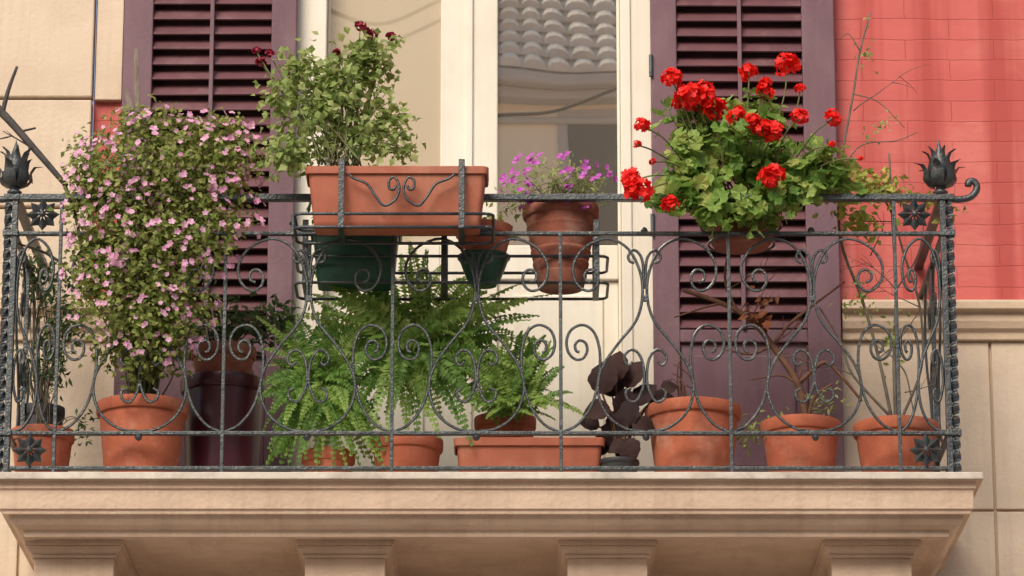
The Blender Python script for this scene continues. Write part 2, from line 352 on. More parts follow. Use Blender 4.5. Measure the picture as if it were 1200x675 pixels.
C1=[(35,331),(30,329),(28,323),(32,317),(39,317),(44,324),(43,334),(35,341),(24,338),(16,326),(16,308),(30,289),(56,280),(80,292),(94,320),(96,350),(88,377),(68,402),(50,428),(43,455),(52,484),(74,502),(97,506)]
C2=[(22,413),(18,411),(17,404),(22,399),(29,402),(31,411),(26,420),(17,421),(9,413),(7,399),(13,386),(27,381),(40,391),(46,415),(44,445),(36,475),(20,497),(3,506)]
C3=[(84,424),(80,428),(75,424),(75,416),(82,410),(90,413),(96,426),(97,450),(88,470),(78,468),(76,459),(82,455)]
C4=[(87,308),(82,306),(80,300),(85,293),(92,296),(97,308),(98.0,338)]
def scrolls(v,side,w,mb,side_y=None):
    for ci,cv in enumerate((C1,C2,C3,C4)):
        pts=[]
        if side_y is not None and ci>1: continue
        for u,py in cv:
            uu=u*w; z=Z(py,0)
            if side_y is None: pts.append((X(v+side*uu,0),(ci-1.5)*.002,z))
            else: pts.append((side_y[0]+(ci-1.5)*.002,side_y[1]+side*uu*S(0),z))
        mb.tube(cat_rom(pts,4),.0054,6)
for a,b in zip(VX[:-1],VX[1:]):
    mb=MB(); scrolls(a,1,1,mb); scrolls(b,-1,1,mb)
    xm=X((a+b)/2,0)
    for z in(z_2+.012,z_3-.014):
        mb.lathe((xm,0,z),[(0,-.014),(.009,-.010),(.014,0),(.009,.010),(0,.014)],12)
    mb.box(xm-.012,xm+.012,-.009,.009,Z(350,0)-.010,Z(350,0)+.010)
    mb.build('scroll_panel',M['iron'],rail,smooth=True,autos=True)
mb=MB(); scrolls(68,-1,.52,mb); mb.build('scroll_panel',M['iron'],rail,smooth=True)
mb=MB(); scrolls(1051,1,.54,mb); mb.build('scroll_panel',M['iron'],rail,smooth=True)
for x in(XL,XR):
    mb=MB()
    for yy in(.42,):
        mb.box(x-.0075,x+.0075,yy-.0075,yy+.0075,ZF,z_2)
        scrolls(0,1,.9,mb,(x,yy)); scrolls(0,-1,.9,mb,(x,yy))
    mb.build('side_panel',M['iron'],rail,smooth=True,autos=True)
def rosette(px,py):
    c=Vector((X(px,0),-.016,Z(py,0))); mb=MB(); R=.060
    for k in range(8):
        a=k*math.pi/4; d=Vector((math.cos(a),0,math.sin(a))); q=Vector((-math.sin(a),0,math.cos(a)))
        w=.30*R
        mb.add([c+d*.008+Vector((0,-.006,0)),c+d*R*.6+q*w+Vector((0,.008,0)),c+d*R*1.05+Vector((0,-.004,0)),c+d*R*.6-q*w+Vector((0,.008,0)),c+d*R*.6+Vector((0,-.012,0))],[(0,4,1),(1,4,2),(2,4,3),(3,4,0)])
    prof=[(.013*math.cos(t),.013*math.sin(t)) for t in(0,.4,.8,1.2,1.57)]
    n=12; vs=[];fs=[]
    for r,h in prof:
        for k in range(n): vs.append(c+Vector((r*math.cos(6.283*k/n),-.010-h,r*math.sin(6.283*k/n))))
    for i in range(4):
        for k in range(n): fs.append((i*n+k,i*n+(k+1)%n,(i+1)*n+(k+1)%n,(i+1)*n+k))
    mb.add(vs,fs); mb.build('rosette',M['iron'],rail)
for a in((46,253),(1075,253),(40,529),(1081,529)): rosette(*a)
def post(x,sgn):
    mb=MB(); mb.box(x-.011,x+.011,-.014,.014,ZF,z_t+.03)
    p=mb.build('post',M['iron'],rail,bevel=.003)
    mb=MB(); N=90; pts=[(x+sgn*.025,-.004,ZF+(z_t-ZF)*i/N) for i in range(N+1)]
    mb.tube(pts,.0145,4,twist=.42); mb.build('twisted_bar',M['iron'],p,smooth=False)
    for py in(232,508,274):
        mb=MB(); mb.box(x-.016 if sgn>0 else x-.042,x+.042 if sgn>0 else x+.016,-.02,.02,Z(py,0)-.012,Z(py,0)+.012)
        mb.build('collar',M['iron'],p,bevel=.003)
    cx=x-.006; z0=z_t+.03; c=Vector((cx,0,z0))
    mb=MB(); mb.lathe(c,[(.001,-.02),(.024,-.018),(.028,-.008),(.016,.002),(.012,.010),(.018,.020),(.026,.032),(.028,.048),(.022,.07),(.019,.09),(.022,.11),(.018,.135),(.008,.165),(.001,.192)],16)
    for ring,(k0,paths) in enumerate(((.25,[(.016,.008,.012),(.040,.018,.022),(.056,.040,.026),(.052,.066,.021),(.066,.090,.014),(.094,.096,.002)]),(.25+math.pi/6,[(.016,.03,.012),(.030,.060,.019),(.034,.090,.019),(.028,.118,.014),(.036,.140,.009),(.056,.154,.002)]))):
        for k in range(6):
            a=k*math.pi/3+k0; d=Vector((math.cos(a),math.sin(a),0)); q=Vector((-math.sin(a),math.cos(a),0))
            vs=[];fs=[]
            for r,h,w in paths: vs+=[c+d*r+q*w+Vector((0,0,h)),c+d*(r+.010)+Vector((0,0,h)),c+d*r-q*w+Vector((0,0,h))]
            for i in range(5): fs+=[(3*i,3*i+1,3*i+4,3*i+3),(3*i+1,3*i+2,3*i+5,3*i+4)]
            mb.add(vs,fs)
    mb.build('finial',M['iron'],p,smooth=True)
    mb=MB(); s=sgn
    arm=[(x,0,z_t+.0),(x+s*.06,0,z_t-.006),(x+s*.105,0,z_t+.004),(x+s*.128,0,z_t+.035),(x+s*.12,0,z_t+.062),(x+s*.10,0,z_t+.062),(x+s*.096,0,z_t+.045)]
    mb.tube(cat_rom(arm,5),.013,8); mb.build('scroll_arm',M['iron'],p,smooth=True)
post(XL,-1); post(XR,1)
# ---------------- pots & plants ----------------
def round_pot(root,cx,cy,rt,zt,zb_,material,rimh=.045,taper=.72,soil=True,ridges=0):
    H=zt-zb_; rb=rt*taper; ri=rt-.012
    mb=MB(); rr=rt*.93
    prof=[(0.001,0),(rb*.97,0),(rb,.006)]
    for i in range(1,7):
        f=i/6; prof.append((rb+(rr-rb)*(f**.8),(H-rimh)*f))
        if ridges and i<6: prof.append((rb+(rr-rb)*f+.004,(H-rimh)*f+.006)); prof.append((rb+(rr-rb)*(f+.02),(H-rimh)*f+.012))
    prof+=[(ri*.93,H-rimh)]
    mb.lathe((cx,cy,zb_),prof,40,wob=.006); pot=mb.build('pot',material,root,smooth=True,autos=True)
    mb=MB(); mb.lathe((cx,cy,zt),[(rr-.004,-rimh-.002),(rt-.004,-rimh),(rt,-rimh+.006),(rt*1.01,-.01),(rt,-.002),(rt-.006,0),(ri,-.003),(ri*.96,-rimh)],40,wob=.006)
    mb.build('rim',material,pot,smooth=True,autos=True)
    if soil:
        mb=MB(); n=24; vs=[(cx,cy,zt-.02)]+[(cx+ri*math.cos(6.283*k/n),cy+ri*math.sin(6.283*k/n),zt-.03) for k in range(n)]
        mb.add(vs,[(0,k+1,(k+1)%n+1) for k in range(n)]); mb.build('soil',M['soil'],root)
    return pot
def trough(root,x0,x1,y0,y1,zt,zb_,material,taper=.02,rimh=.03):
    def loop(e,z,r=.02):
        out=[]
        for cx,cy,a0 in((x1-e-r,y0+e+r,-90),(x1-e-r,y1-e-r,0),(x0+e+r,y1-e-r,90),(x0+e+r,y0+e+r,180)):
            for k in range(5):
                a=math.radians(a0+k*22.5); out.append((cx+r*math.cos(a),cy+r*math.sin(a),z))
        return out
    def loft(mb,loops,cap=True):
        n=20; vs=[p for l in loops for p in l]; fs=[]
        for i in range(len(loops)-1):
            for k in range(n): fs.append((i*n+k,i*n+(k+1)%n,(i+1)*n+(k+1)%n,(i+1)*n+k))
        if cap: fs.append(tuple(range(n))[::-1])
        mb.add(vs,fs)
    e=.01
    mb=MB(); loft(mb,[loop(e+taper,zb_),loop(e+taper*.9,zb_+.01),loop(e,zt-rimh),loop(e+.01,zt-rimh)]); pot=mb.build('planter_body',material,root,smooth=True,autos=True)
    mb=MB(); loft(mb,[loop(e-.004,zt-rimh-.002),loop(0,zt-rimh),loop(-.002,zt-.004),loop(.004,zt),loop(.014,zt-.002),loop(.016,zt-rimh)],False); mb.build('rim',material,pot,smooth=True,autos=True)
    mb=MB(); l=loop(.014,zt-.022); mb.add(l,[tuple(range(20))]); mb.build('soil',M['soil'],root)
    return pot
def rv():
    while 1:
        v=Vector((U(-1,1),U(-1,1),U(-1,1)))
        if .01<v.length<1: return v.normalized()
def blobs_w(bl):
    out=[]
    for px,py,rx,ry,Y,rY in bl: out.append((P(px,py,Y),Vector((rx*S(Y),rY,ry*S(Y)*1.03)),rx*ry))
    return out
def pick(bw,p=.45):
    t=sum(b[2] for b in bw); r=rnd()*t
    for b in bw:
        r-=b[2]
        if r<=0:break
    v=rv(); k=rnd()**p
    return b[0]+Vector((v.x*b[1].x,v.y*b[1].y,v.z*b[1].z))*k,v
def foliage(root,bl,n,L,w,material,kind='leaf',name='foliage',p=.5,up=.35,droop=0,clump=22,loose=.25):
    bw=blobs_w(bl); mb=MB()
    cl=[pick(bw,p) for _ in range(max(6,n//clump))]
    for i in range(n):
        if rnd()>loose:
            c,v=random.choice(cl); q=c+rv()*U(0,L*2.6)
        else: q,v=pick(bw,p)
        nr=(v*.6+rv()*.7+Vector((0,-.35,up))).normalized(); d=(rv()+v*.5-Vector((0,0,droop))); d=d-nr*d.dot(nr)*.7
        s=U(.65,1.25)
        if kind=='leaf': mb.leaf(q,d,nr,L*s,w*s,U(.05,.3))
        else: mb.rleaf(q,d,nr,L*s)
    return mb.build(name,material,root)
def stems(root,base,bl,n,r,material,name='stems',spread=.03,sag=.0):
    bw=blobs_w(bl); mb=MB()
    for i in range(n):
        e,v=pick(bw,.7); b=Vector(base)+Vector((U(-spread,spread),U(-spread,spread)*.6,0))
        m=b.lerp(e,.5)+Vector((U(-.03,.03),U(-.03,.03),.05+sag)); 
        mb.tube(cat_rom([b,m,e],6),[r*(1-.6*k/12) for k in range(13)],5)
    return mb.build(name,material,root,smooth=True)
def branch(mb,p,d,L,r,depth,ends=None,wig=.25,kids=3):
    pts=[Vector(p)];n=6; dd=d.normalized()
    for i in range(n):
        dd=(dd+rv()*wig*.5).normalized(); pts.append(pts[-1]+dd*L/n)
    mb.tube(pts,[r*(1-.6*i/n) for i in range(n+1)],5)
    if ends is not None: ends.append((pts[-1],dd))
    if depth>0:
        for k in range(kids):
            j=random.randint(2,n); branch(mb,pts[j],(dd+rv()*.9).normalized(),L*U(.4,.65),r*.55,depth-1,ends,wig,kids)
def cluster(nfl,R,fr,mat_):
    mb=MB()
    for i in range(nfl):
        v=rv(); 
        if v.z<-.3: v.z=-v.z
        mb.floret(v*R*U(.65,1.08),v+rv()*.4,fr,5,.3)
    for i in range(nfl//4):
        v=rv(); mb.floret(v*R*.5,v,fr*.8,5,.3)
    return mb.data('flower_head',mat_,False)
RED=[cluster(n_,R_,.015,M['red']) for n_,R_ in((30,.036),(22,.031),(34,.040),(16,.027))]
MAR=[cluster(16,.018,.011,M['maroon']) for _ in range(2)]
def single(R,m,k=5,n=1):
    mb=MB()
    for i in range(n):
        mb.floret(Vector((U(-1,1)*R*.9,0,U(-1,1)*R*.9))*(0 if n==1 else 1),Vector((U(-.3,.3),-1,U(-.1,.4))),R,k,.2)
    return mb.data('flower',m,False)
PINK=[single(.0155,M['pink'],5),single(.013,M['pink'],5,2),single(.012,M['pink'],5,3)]
PUR=[single(.012,M['purple'],6,2),single(.011,M['purple'],6,3)]
def scatter_flowers(root,bl,n,meshes,minsc=.8,maxsc=1.3,rest=0,mat_=None,R=.014):
    bw=blobs_w(bl)
    def pos():
        while 1:
            b=random.choices(bw,[x[2] for x in bw])[0]; v=rv()
            if v.y>.15 : continue
            if v.z<-.6: continue
            k=U(.95,1.12)
            return b[0]+Vector((v.x*b[1].x,v.y*b[1].y,v.z*b[1].z))*k,v
    for i in range(n):
        q,v=pos(); a=math.atan2(v.x,-v.y)
        inst('flower',random.choice(meshes),root,q,(U(-.7,.3),0,a*.6+U(-.4,.4)),U(minsc,maxsc))
    if rest:
        mb=MB()
        for i in range(rest):
            q,v=pos(); mb.floret(q,v+Vector((0,-.6,.3))+rv()*.4,R*U(.7,1.1))
        o=mb.build('small_flowers',mat_,root); o['kind']='stuff'
def potted(label,cat,px,pytop,wpx,Y,material,zbase=None,name='potted_plant',rimh=.045,taper=.72,group=None,H=None,ridges=0):
    c=P(px,pytop,Y); zb_=ZF if zbase is None else zbase
    if H: zb_=c.z-H
    root=thing(name,label,cat,(c.x,Y,zb_),group)
    round_pot(root,c.x,Y,wpx*S(Y)/2,c.z,zb_,material,rimh,taper,ridges=ridges)
    return root,Vector((c.x,Y,c.z-.02))
# pink flowered bush
r,b=potted('tall trailing bush with tiny lilac pink flowers in a terracotta pot at the left','potted plant',167,474,107,.2,M['terra'])
BL=[(190,195,108,60,-.02,.16),(128,245,54,76,0,.13),(185,280,92,74,-.02,.15),(150,350,70,62,.0,.13),(205,355,52,50,.02,.12),(264,190,48,46,.0,.12),(168,412,62,36,.05,.1),(106,200,32,48,0,.1),(245,250,64,54,0,.12),(250,160,50,28,0,.1),(170,150,62,24,0,.1),(112,310,40,54,0,.1),(180,385,54,44,0,.1)]
foliage(r,BL,11500,.026,.018,M['leaf_olive'],p=.5,clump=18,loose=.5)
stems(r,b,BL,60,.004,M['stem'],spread=.05)
scatter_flowers(r,BL,100,PINK,rest=400,mat_=M['pink'],R=.0125)
# rack
def rack(label,x0,x1,y0,y1,zlo,zhi,straps,scroll=True,ringh=.05):
    t=thing('planter_rack',label,'rack',((x0+x1)/2,y0,zlo))
    def rl(z,r,nm):
        mb=MB(); pts=[]; q=.03
        for cx,cy,a0 in((x1-q,y0+q,-90),(x1-q,y1-q,0),(x0+q,y1-q,90),(x0+q,y0+q,180)):
            for k in range(5):
                a=math.radians(a0+k*22.5); pts.append((cx+q*math.cos(a),cy+q*math.sin(a),z))
        pts.append(pts[0]); mb.tube(pts,r,6); mb.build(nm,M['iron'],t,smooth=True)
    rl(zlo,.006,'base_ring'); rl(zlo+ringh,.006,'side_ring')
    for s in straps:
        mb=MB(); mb.box(s-.011,s+.011,y0-.010,y0-.005,zlo-.006,zhi); mb.box(s-.011,s+.011,y0-.005,y1,zlo-.008,zlo-.004); mb.box(s-.011,s+.011,y1-.002,y1+.003,zlo-.004,zhi-.01); mb.build('strap',M['iron'],t,bevel=.002)
    if scroll:
        xc=(straps[0]+straps[-1])/2; hw=(straps[-1]-straps[0])/2
        for s in(-1,1):
            mb=MB(); H=zhi-zlo
            pts=[(.10,.60),(.14,.54),(.22,.56),(.22,.68),(.12,.72),(.04,.58),(.10,.40),(.30,.30),(.45,.42),(.62,.62),(.85,.70),(.97,.78)]
            mb.tube(cat_rom([(xc+s*u*hw*.92,y0-.012,zlo+v*H) for u,v in pts],4),.005,6); mb.build('scroll',M['iron'],t,smooth=True)
    return t
ya,yb=-.235,-.03
rack('black iron rack with front scroll holding the big trough outside the railing',X(345,ya,250),X(578,ya,250),ya,yb,Z(266,ya),Z(187,ya),[X(400,ya,230),X(541,ya,230)])
c0=P(358,194,-.225); c1=P(572,194,-.225)
r=thing('planter','long terracotta trough outside the railing with leafy dark red geranium','planter',((c0.x+c1.x)/2,-.13,Z(262,-.225)))
trough(r,c0.x,c1.x,-.225,-.045,c0.z,Z(262,-.225),M['terra_plastic'],.022,.028)
BL=[(378,130,52,58,-.14,.1),(428,95,40,48,-.14,.09),(332,120,28,42,-.14,.07),(440,150,45,30,-.14,.08),(345,178,44,22,-.14,.08),(432,62,30,25,-.14,.06),(345,82,36,28,-.14,.06),(390,85,35,25,-.14,.06),(465,172,24,18,-.14,.06)]
foliage(r,BL,2200,.034,.028,M['leaf_pale'],p=.75)
foliage(r,[(470,178,18,12,-.14,.06),(335,188,28,10,-.14,.06)],150,.028,.02,M['leaf_pale'],name='lower_foliage')
stems(r,(P(400,194,-.14)),BL,38,.0035,M['stem'],spread=.09)
tips=[(300,60),(316,64),(306,74),(428,36),(436,42),(395,62),(458,44),(422,32),(345,60),(455,120)]
mb=MB()
for (px,py) in tips:
    e=P(px,py,-.14+U(-.05,.05)); bb=P(400+(px-400)*.4,150,-.14); mb.tube(cat_rom([bb,bb.lerp(e,.5)+Vector((U(-.02,.02),0,.01)),e],5),.0025,5)
mb.build('flower_stalks',M['stem'],r)
for (px,py) in tips[:8]:
    inst('flower_head',random.choice(MAR),r,P(px,py,-.17+U(-.04,.04)),(U(-.5,.5),U(-.5,.5),U(0,6)),U(.7,1.15))
# inner lower rack with pots
yc,yd=.05,.27
rack('low black wire rack hooked inside the railing under the terracotta trough',X(345,yc),X(713,yc),yc,yd,Z(331,yc),Z(258,yc),[X(350,yc)+.02,X(520,yc),X(706,yc)-.02],False,.10)
zr=Z(330,yc)+.004
a,bx=P(363,264,.07),P(470,264,.07)
r=thing('planter','dark green plastic trough behind the railing below the large terracotta trough','planter',((a.x+bx.x)/2,.15,zr))
trough(r,a.x,bx.x,.065,.22,a.z,zr,M['green_pot'],.02,.022)
foliage(r,[(415,258,50,12,.15,.07)],150,.04,.018,M['leaf_dark'])
r,b=potted('small pot, green below and terracotta above, on the inner rack','potted plant',567,300,62,.12,M['green_pot'],zbase=zr,rimh=.016,taper=.5)
c=P(567,266,.12); mb=MB(); rr=28*S(.12); h=c.z-b.z
mb.lathe((c.x,.12,b.z),[(rr*.86,-.03),(rr*.95,.03),(rr*1.12,h*.7),(rr*1.18,h*.71),(rr*1.22,h*.98),(rr*1.16,h),(rr*1.1,h*.9)],32); mb.build('inner_pot',M['terra'],r,smooth=True,autos=True)
foliage(r,[(570,262,28,10,.14,.07)],90,.035,.02,M['leaf_olive'])
r,b=potted('terracotta pot on the inner rack with small purple flowers','potted plant',657,242,90,.16,M['terra_old'],zbase=zr,rimh=.05,taper=.6,ridges=1)
BL=[(650,216,52,26,.14,.1),(610,233,20,14,.1,.06),(692,220,26,20,.12,.07)]
foliage(r,BL,620,.028,.008,M['leaf_pale'],p=.65); stems(r,b,BL,30,.0025,M['stem'],spread=.06)
scatter_flowers(r,[(645,200,46,18,.12,.1),(605,220,18,18,.08,.05),(690,210,28,18,.1,.06),(640,240,50,10,.06,.05)],68,PUR,minsc=.6,maxsc=1.05)
# red geranium
r,b=potted('bright red geranium with round green leaves spilling over the top rail','potted plant',868,250,92,.14,M['terra_old'],H=.13,rimh=.04)
mb=MB(); rr=46*S(.14)
for z,rad in((b.z-.03,rr+.006),(b.z-.10,rr*.85)):
    mb.tube([(b.x+rad*math.cos(k*math.pi/12),b.y+rad*math.sin(k*math.pi/12),z) for k in range(25)],.005,6)
for k in(-1,1): mb.tube([(b.x+k*rr*.7,b.y-rr*.7,b.z-.03),(b.x+k*rr*.7,.0,z_t+.02),(b.x+k*rr*.7,-.02,z_t+.014)],.005,6)
mb.build('hanging_ring',M['iron'],r,smooth=True)
BL=[(865,175,78,50,.02,.17),(808,205,50,44,0,.14),(930,200,62,48,0,.15),(880,135,52,34,.02,.12),(975,200,34,32,.0,.1),(835,245,40,28,-.06,.08),(815,155,40,30,0,.1),(925,235,45,24,-.04,.1),(785,140,20,28,0,.05),(790,238,26,20,-.02,.08),(885,242,40,18,-.06,.06)]
foliage(r,BL,880,.033,.03,M['leaf_ger'],kind='round',p=.65,up=.6,loose=.4)
foliage(r,BL,460,.02,.02,M['leaf_ger'],kind='round',name='young_foliage',p=.9,up=.6,loose=.5)
stems(r,b,BL,40,.004,M['stem'],spread=.06)
heads=[(787,93,.8),(878,84,.8),(922,78,.9),(895,108,.85),(808,116,1.15),(826,108,.9),(838,130,.8),(865,137,.95),(882,145,.7),(905,157,.95),(937,139,.65),(975,140,.9),(752,148,.6),(740,212,.95),(750,228,1.0),(785,241,.85),(905,210,1.0),(795,122,.7),(938,105,.4),(765,190,.35),(975,170,.3),(1008,186,.25),(747,170,.3),(897,98,.6),(818,122,.9),(830,113,.7),(893,152,.7)]
mb=MB()
for i,(px,py,s) in enumerate(heads):
    Y=-.17+U(-.05,.02)
    if py<135: Y=U(-.14,-.03)
    e=P(px,py,Y); o=inst('flower_head',RED[i%4],r,e,(U(-.4,.4),U(-.4,.4),U(0,6)),s*1.28)
    bb=P(868+(px-868)*.55,205+(py-200)*.2,.0); mb.tube(cat_rom([bb,bb.lerp(e,.6)+Vector((U(-.02,.02),0,.015)),e],6),.003,5)
mb.build('flower_stalks',M['stem'],r,smooth=True)
# floor pots
FP=.22
r,b=potted('terracotta pot with a thin scrubby plant behind the left corner rosette','potted plant',50,505,74,FP,M['terra'])
BL=[(50,440,24,34,FP,.06),(60,420,14,30,FP,.05),(100,495,20,22,.26,.06)]
foliage(r,BL,260,.03,.010,M['leaf_dark'],p=.8); stems(r,b,BL,18,.0025,M['greystem'])
r,b=potted('dark plastic pot with a loose dark green shrub by the left wall','potted plant',48,478,56,.5,M['dark_pot'])
BL=[(60,345,32,38,.5,.1),(40,320,22,32,.5,.08),(80,375,18,30,.5,.08),(60,420,20,30,.5,.08)]
foliage(r,BL,700,.034,.014,M['leaf_dark'],p=.7); stems(r,b,BL,26,.003,M['greystem'])
root=thing('dry_branch','bare grey forked branch leaning past the left corner post','branch',P(85,300,.05))
mb=MB()
for pts,rr_ in(([(95,330),(60,300),(20,285)],.007),([(-40,95),(0,130),(38,172),(78,218)],.019),([(2,135),(10,105),(20,78)],.010),([(35,172),(30,195),(38,215)],.005),([(75,215),(90,260),(100,330)],.008),([(20,155),(42,150)],.005)):
    q=[P(x,y,.05) for x,y in pts]; q=cat_rom(q,5) if len(q)>2 else q; mb.tube(q,[rr_*(1-.5*i/len(q)) for i in range(len(q))],7)
branch(mb,P(35,172,.05),Vector((-.6,0,.5)),.12,.004,1); mb.build('branch',M['darkbranch'],root,smooth=True)
root=thing('garden_stake','grey wooden garden stake standing up out of the pink flowered bush','stake',P(158,170,.03))
mb=MB(); mb.tube([P(165,300,.03),P(161,150,.03),P(160,58,.03)],[.011,.011,.009],5); mb.build('stake_pole',M['wood'],root)
mb=MB(); mb.tube([P(166,175,-.0),P(148,105,-.0)],.010,5); mb.build('cross_piece',M['wood'],root)
c=P(262,447,.42); root=thing('large_pot','large dark plum glazed pot standing behind the left pots','pot',(c.x,.42,ZF))
round_pot(root,c.x,.42,50*S(.42),c.z,ZF,M['plum_pot'],rimh=.05,taper=.8)
r,b=potted('terracotta pot with dark leaves standing on the plum glazed pot','potted plant',262,408,76,.42,M['terra_old'],zbase=c.z+.002,taper=.8)
BL=[(285,378,42,24,.42,.1),(320,372,26,22,.36,.08),(255,385,28,18,.42,.08)]
foliage(r,BL,560,.036,.018,M['leaf_dark'],p=.7); stems(r,b,BL,16,.003,M['stem'])
for px in(238,247,256):
    mb=MB(); mb.tube([P(px+6,400,.36),P(px,348+U(-4,6),.36)],.003,5); mb.build('pale_stick',M['whitish'],r)
# ferns
def frond(root,base,tip,lift,mat_,pl=.055,n=24):
    base=Vector(base); tip=Vector(tip); m=base.lerp(tip,.5)+Vector((0,0,lift))
    L=(tip-base).length+lift*.6
    pts=[]
    for i in range(n+1):
        t=i/n; pts.append(base*(1-t)**2+m*2*t*(1-t)+tip*t*t)
    mb=MB(); mb.tube(pts[::2],.0018,4)
    vd=Vector((U(-.4,.4),-1,U(.1,.7))).normalized()
    tw=U(-.7,.7)
    for i in range(2,n+1):
        t=i/n; d=(pts[min(i+1,n)]-pts[i-1]).normalized()
        sd=d.cross(vd)
        if sd.length<.15: sd=d.cross(Vector((1,0,0)))
        sd.normalize(); sd=(sd*math.cos(tw)+sd.cross(d)*math.sin(tw)).normalized()
        w=pl*max(.15,(1-t)**.55)*min(1,.35+t*3)
        nrm=sd.cross(d)
        for s in(-1,1):
            dd=(sd*s+d*.35-Vector((0,0,.2))+rv()*.16).normalized()
            mb.leaf(pts[i],dd,nrm+rv()*.3,w*U(.8,1.1),max(.011,L/n*1.05),.12)
    return mb.build('frond',mat_,root)
def fern(root,bpx,bpy,Y,targets,lift,lightp=.3,pl=.055):
    base=P(bpx,bpy,Y)
    for (px,py,dY) in targets:
        bb=base+Vector((U(-.07,.07),U(-.04,.04),U(-.04,.04)))
        l=lift*U(.6,1.2)+.02
        if py>bpy+20: l+=.04
        frond(root,bb,P(px,py,Y+dY),l,M['leaf_fern2'] if rnd()<lightp else M['leaf_fern'],pl*U(.8,1.15))
def rect(x0,x1,y0,y1,n,d0,d1):
    out=[]
    for i in range(n): out.append((x0+(x1-x0)*((i*.618)%1),y0+(y1-y0)*((i+.5)/n),U(d0,d1)))
    return out
r,b=potted('largest fern, its long arching fronds filling the middle of the balcony','potted plant',477,516,84,.25,M['terra'])
T=[(480,285,-.02),(500,295,.05),(455,310,.1),(425,330,.0),(520,330,.05),(395,350,-.05),(545,350,-.05),(580,365,-.1),(615,350,.0),(600,390,-.1),(570,420,-.12),(375,385,-.05),(630,370,.02),(560,325,.1),(645,345,.1),(470,300,.1),(365,345,.1),(640,400,.0),(600,430,-.1),(350,370,0)]
T+=rect(350,625,305,500,60,-.18,.12)+rect(410,570,440,528,18,-.2,-.05)
fern(r,482,420,.25,T[:98],.07,.5,.068)
r,b=potted('low spreading fern in a terracotta pot between the plum pot and the largest fern','potted plant',385,530,62,.30,M['terra'])
T=[(325,400,0),(350,375,0),(305,430,-.05),(300,470,-.1),(320,500,-.12),(310,450,-.1),(315,525,-.1),(310,548,-.1),(380,360,0)]
T+=rect(302,450,370,556,66,-.18,.06)+rect(320,460,480,560,22,-.2,-.1)
fern(r,378,455,.28,T[:98],.05,.4,.056)
a,bx=P(532,512,.15),P(709,512,.15)
r=thing('planter','long low terracotta trough on the floor with a pale green fern','planter',((a.x+bx.x)/2,.23,ZF))
trough(r,a.x,bx.x,.15,.32,a.z,ZF,M['terra_plastic'],.018,.03)
T=[(620,385,0),(645,400,-.02),(600,400,.02),(660,430,-.05),(670,460,-.08),(625,395,.05),(580,410,0),(655,480,-.1),(570,490,-.1),(690,490,-.06)]
T+=rect(540,655,385,495,44,-.12,.08)
fern(r,598,480,.23,T,.05,.6,.048)
r,b=potted('terracotta flowerpot standing behind the long floor trough','potted plant',592,490,72,.42,M['terra'])
foliage(r,[(592,480,30,10,.42,.08)],60,.03,.012,M['leaf_dark'])
# burgundy leaf plant
c=P(725,540,.2); r=thing('potted_plant','dark burgundy broad leaved plant in a small black pot','potted plant',(c.x,.2,ZF))
round_pot(r,c.x,.2,24*S(.2),c.z,ZF,M['dark_pot'],rimh=.02)
mb=MB(); sb=MB(); base=Vector((c.x,.2,c.z))
def bigleaf(mb,p,d,nrm,L,w):
    d=d.normalized(); sd=d.cross(nrm).normalized(); n=sd.cross(d); R=9; vs=[];fs=[]
    for i in range(R+1):
        t=i/R; ww=w/2*math.sin(math.pi*min(1,t**.85*.96+.04))**.75*(1+.06*math.sin(i*2.3)); c_=p+d*L*t-n*L*.18*t*t
        vs+=[c_+sd*ww+n*ww*.30,c_+sd*ww*.5+n*ww*.28+n*.004*math.sin(i*2.5),c_,c_-sd*ww*.5+n*ww*.28+n*.004*math.cos(i*2.5),c_-sd*ww+n*ww*.30]
    for i in range(R):
        for k in range(4): fs.append((5*i+k,5*i+k+1,5*i+k+6,5*i+k+5))
    mb.add(vs,fs)
for px,py,L,w,dx,dz in((706,462,.15,.13,.1,.9),(722,447,.13,.12,.05,1),(745,475,.12,.10,.5,.6),(762,472,.10,.08,.9,.25),(735,485,.12,.12,-.3,-.4),(715,480,.11,.10,-.8,-.1),(722,495,.11,.11,-.2,-.9),(742,495,.10,.09,.7,-.35),(735,455,.13,.11,.35,.8),(775,458,.07,.07,.8,.3),(702,500,.08,.08,-.7,.2),(732,515,.10,.10,.2,-.5),(718,465,.13,.13,-.2,1),(740,520,.10,.09,-.7,-.2),(715,515,.09,.09,-.6,-.5),(728,490,.13,.12,.2,.7),(735,500,.12,.11,.05,.9)):
    p=P(px,py,.2+U(-.07,.04)); d=Vector((dx,-.1,dz)); bigleaf(mb,p,d,Vector((U(-.5,.5),-1,U(.1,.6))),L*.9,w*.9)
    sb.tube(cat_rom([base,base.lerp(p,.6)+Vector((0,0,.03)),p],5),.004,5)
mb.build('leaves',M['leaf_burg'],r,smooth=True); sb.build('stems',M['bark'],r,smooth=True)
# right pots
r,b=potted('wide terracotta pot with bare stalks, just right of the burgundy plant','potted plant',812,478,112,FP,M['terra'])
BL=[(800,440,20,30,FP,.06)]
stems(r,b,BL,6,.004,M['bark'],spread=.05)
r,b=potted('middle terracotta pot of the right floor row with a bare branching brown shrub','potted plant',938,496,94,FP,M['terra'])
mb=MB()
for pts,rr_ in(([(945,495),(935,450),(905,405),(880,375),(845,355),(800,340)],.015),([(905,405),(925,380),(950,360),(990,330)],.007),([(935,450),(965,425),(985,440),(1010,470)],.009),([(880,375),(862,360),(850,330),(852,300)],.007),([(845,355),(820,362),(790,372)],.005),([(945,495),(955,465),(975,450)],.007),([(905,405),(880,415),(850,410)],.006),([(935,450),(915,440),(880,445)],.005)):
    q=cat_rom([P(x,y,.16) for x,y in pts],5); mb.tube(q,[rr_*(1-.5*i/len(q)) for i in range(len(q))],6)
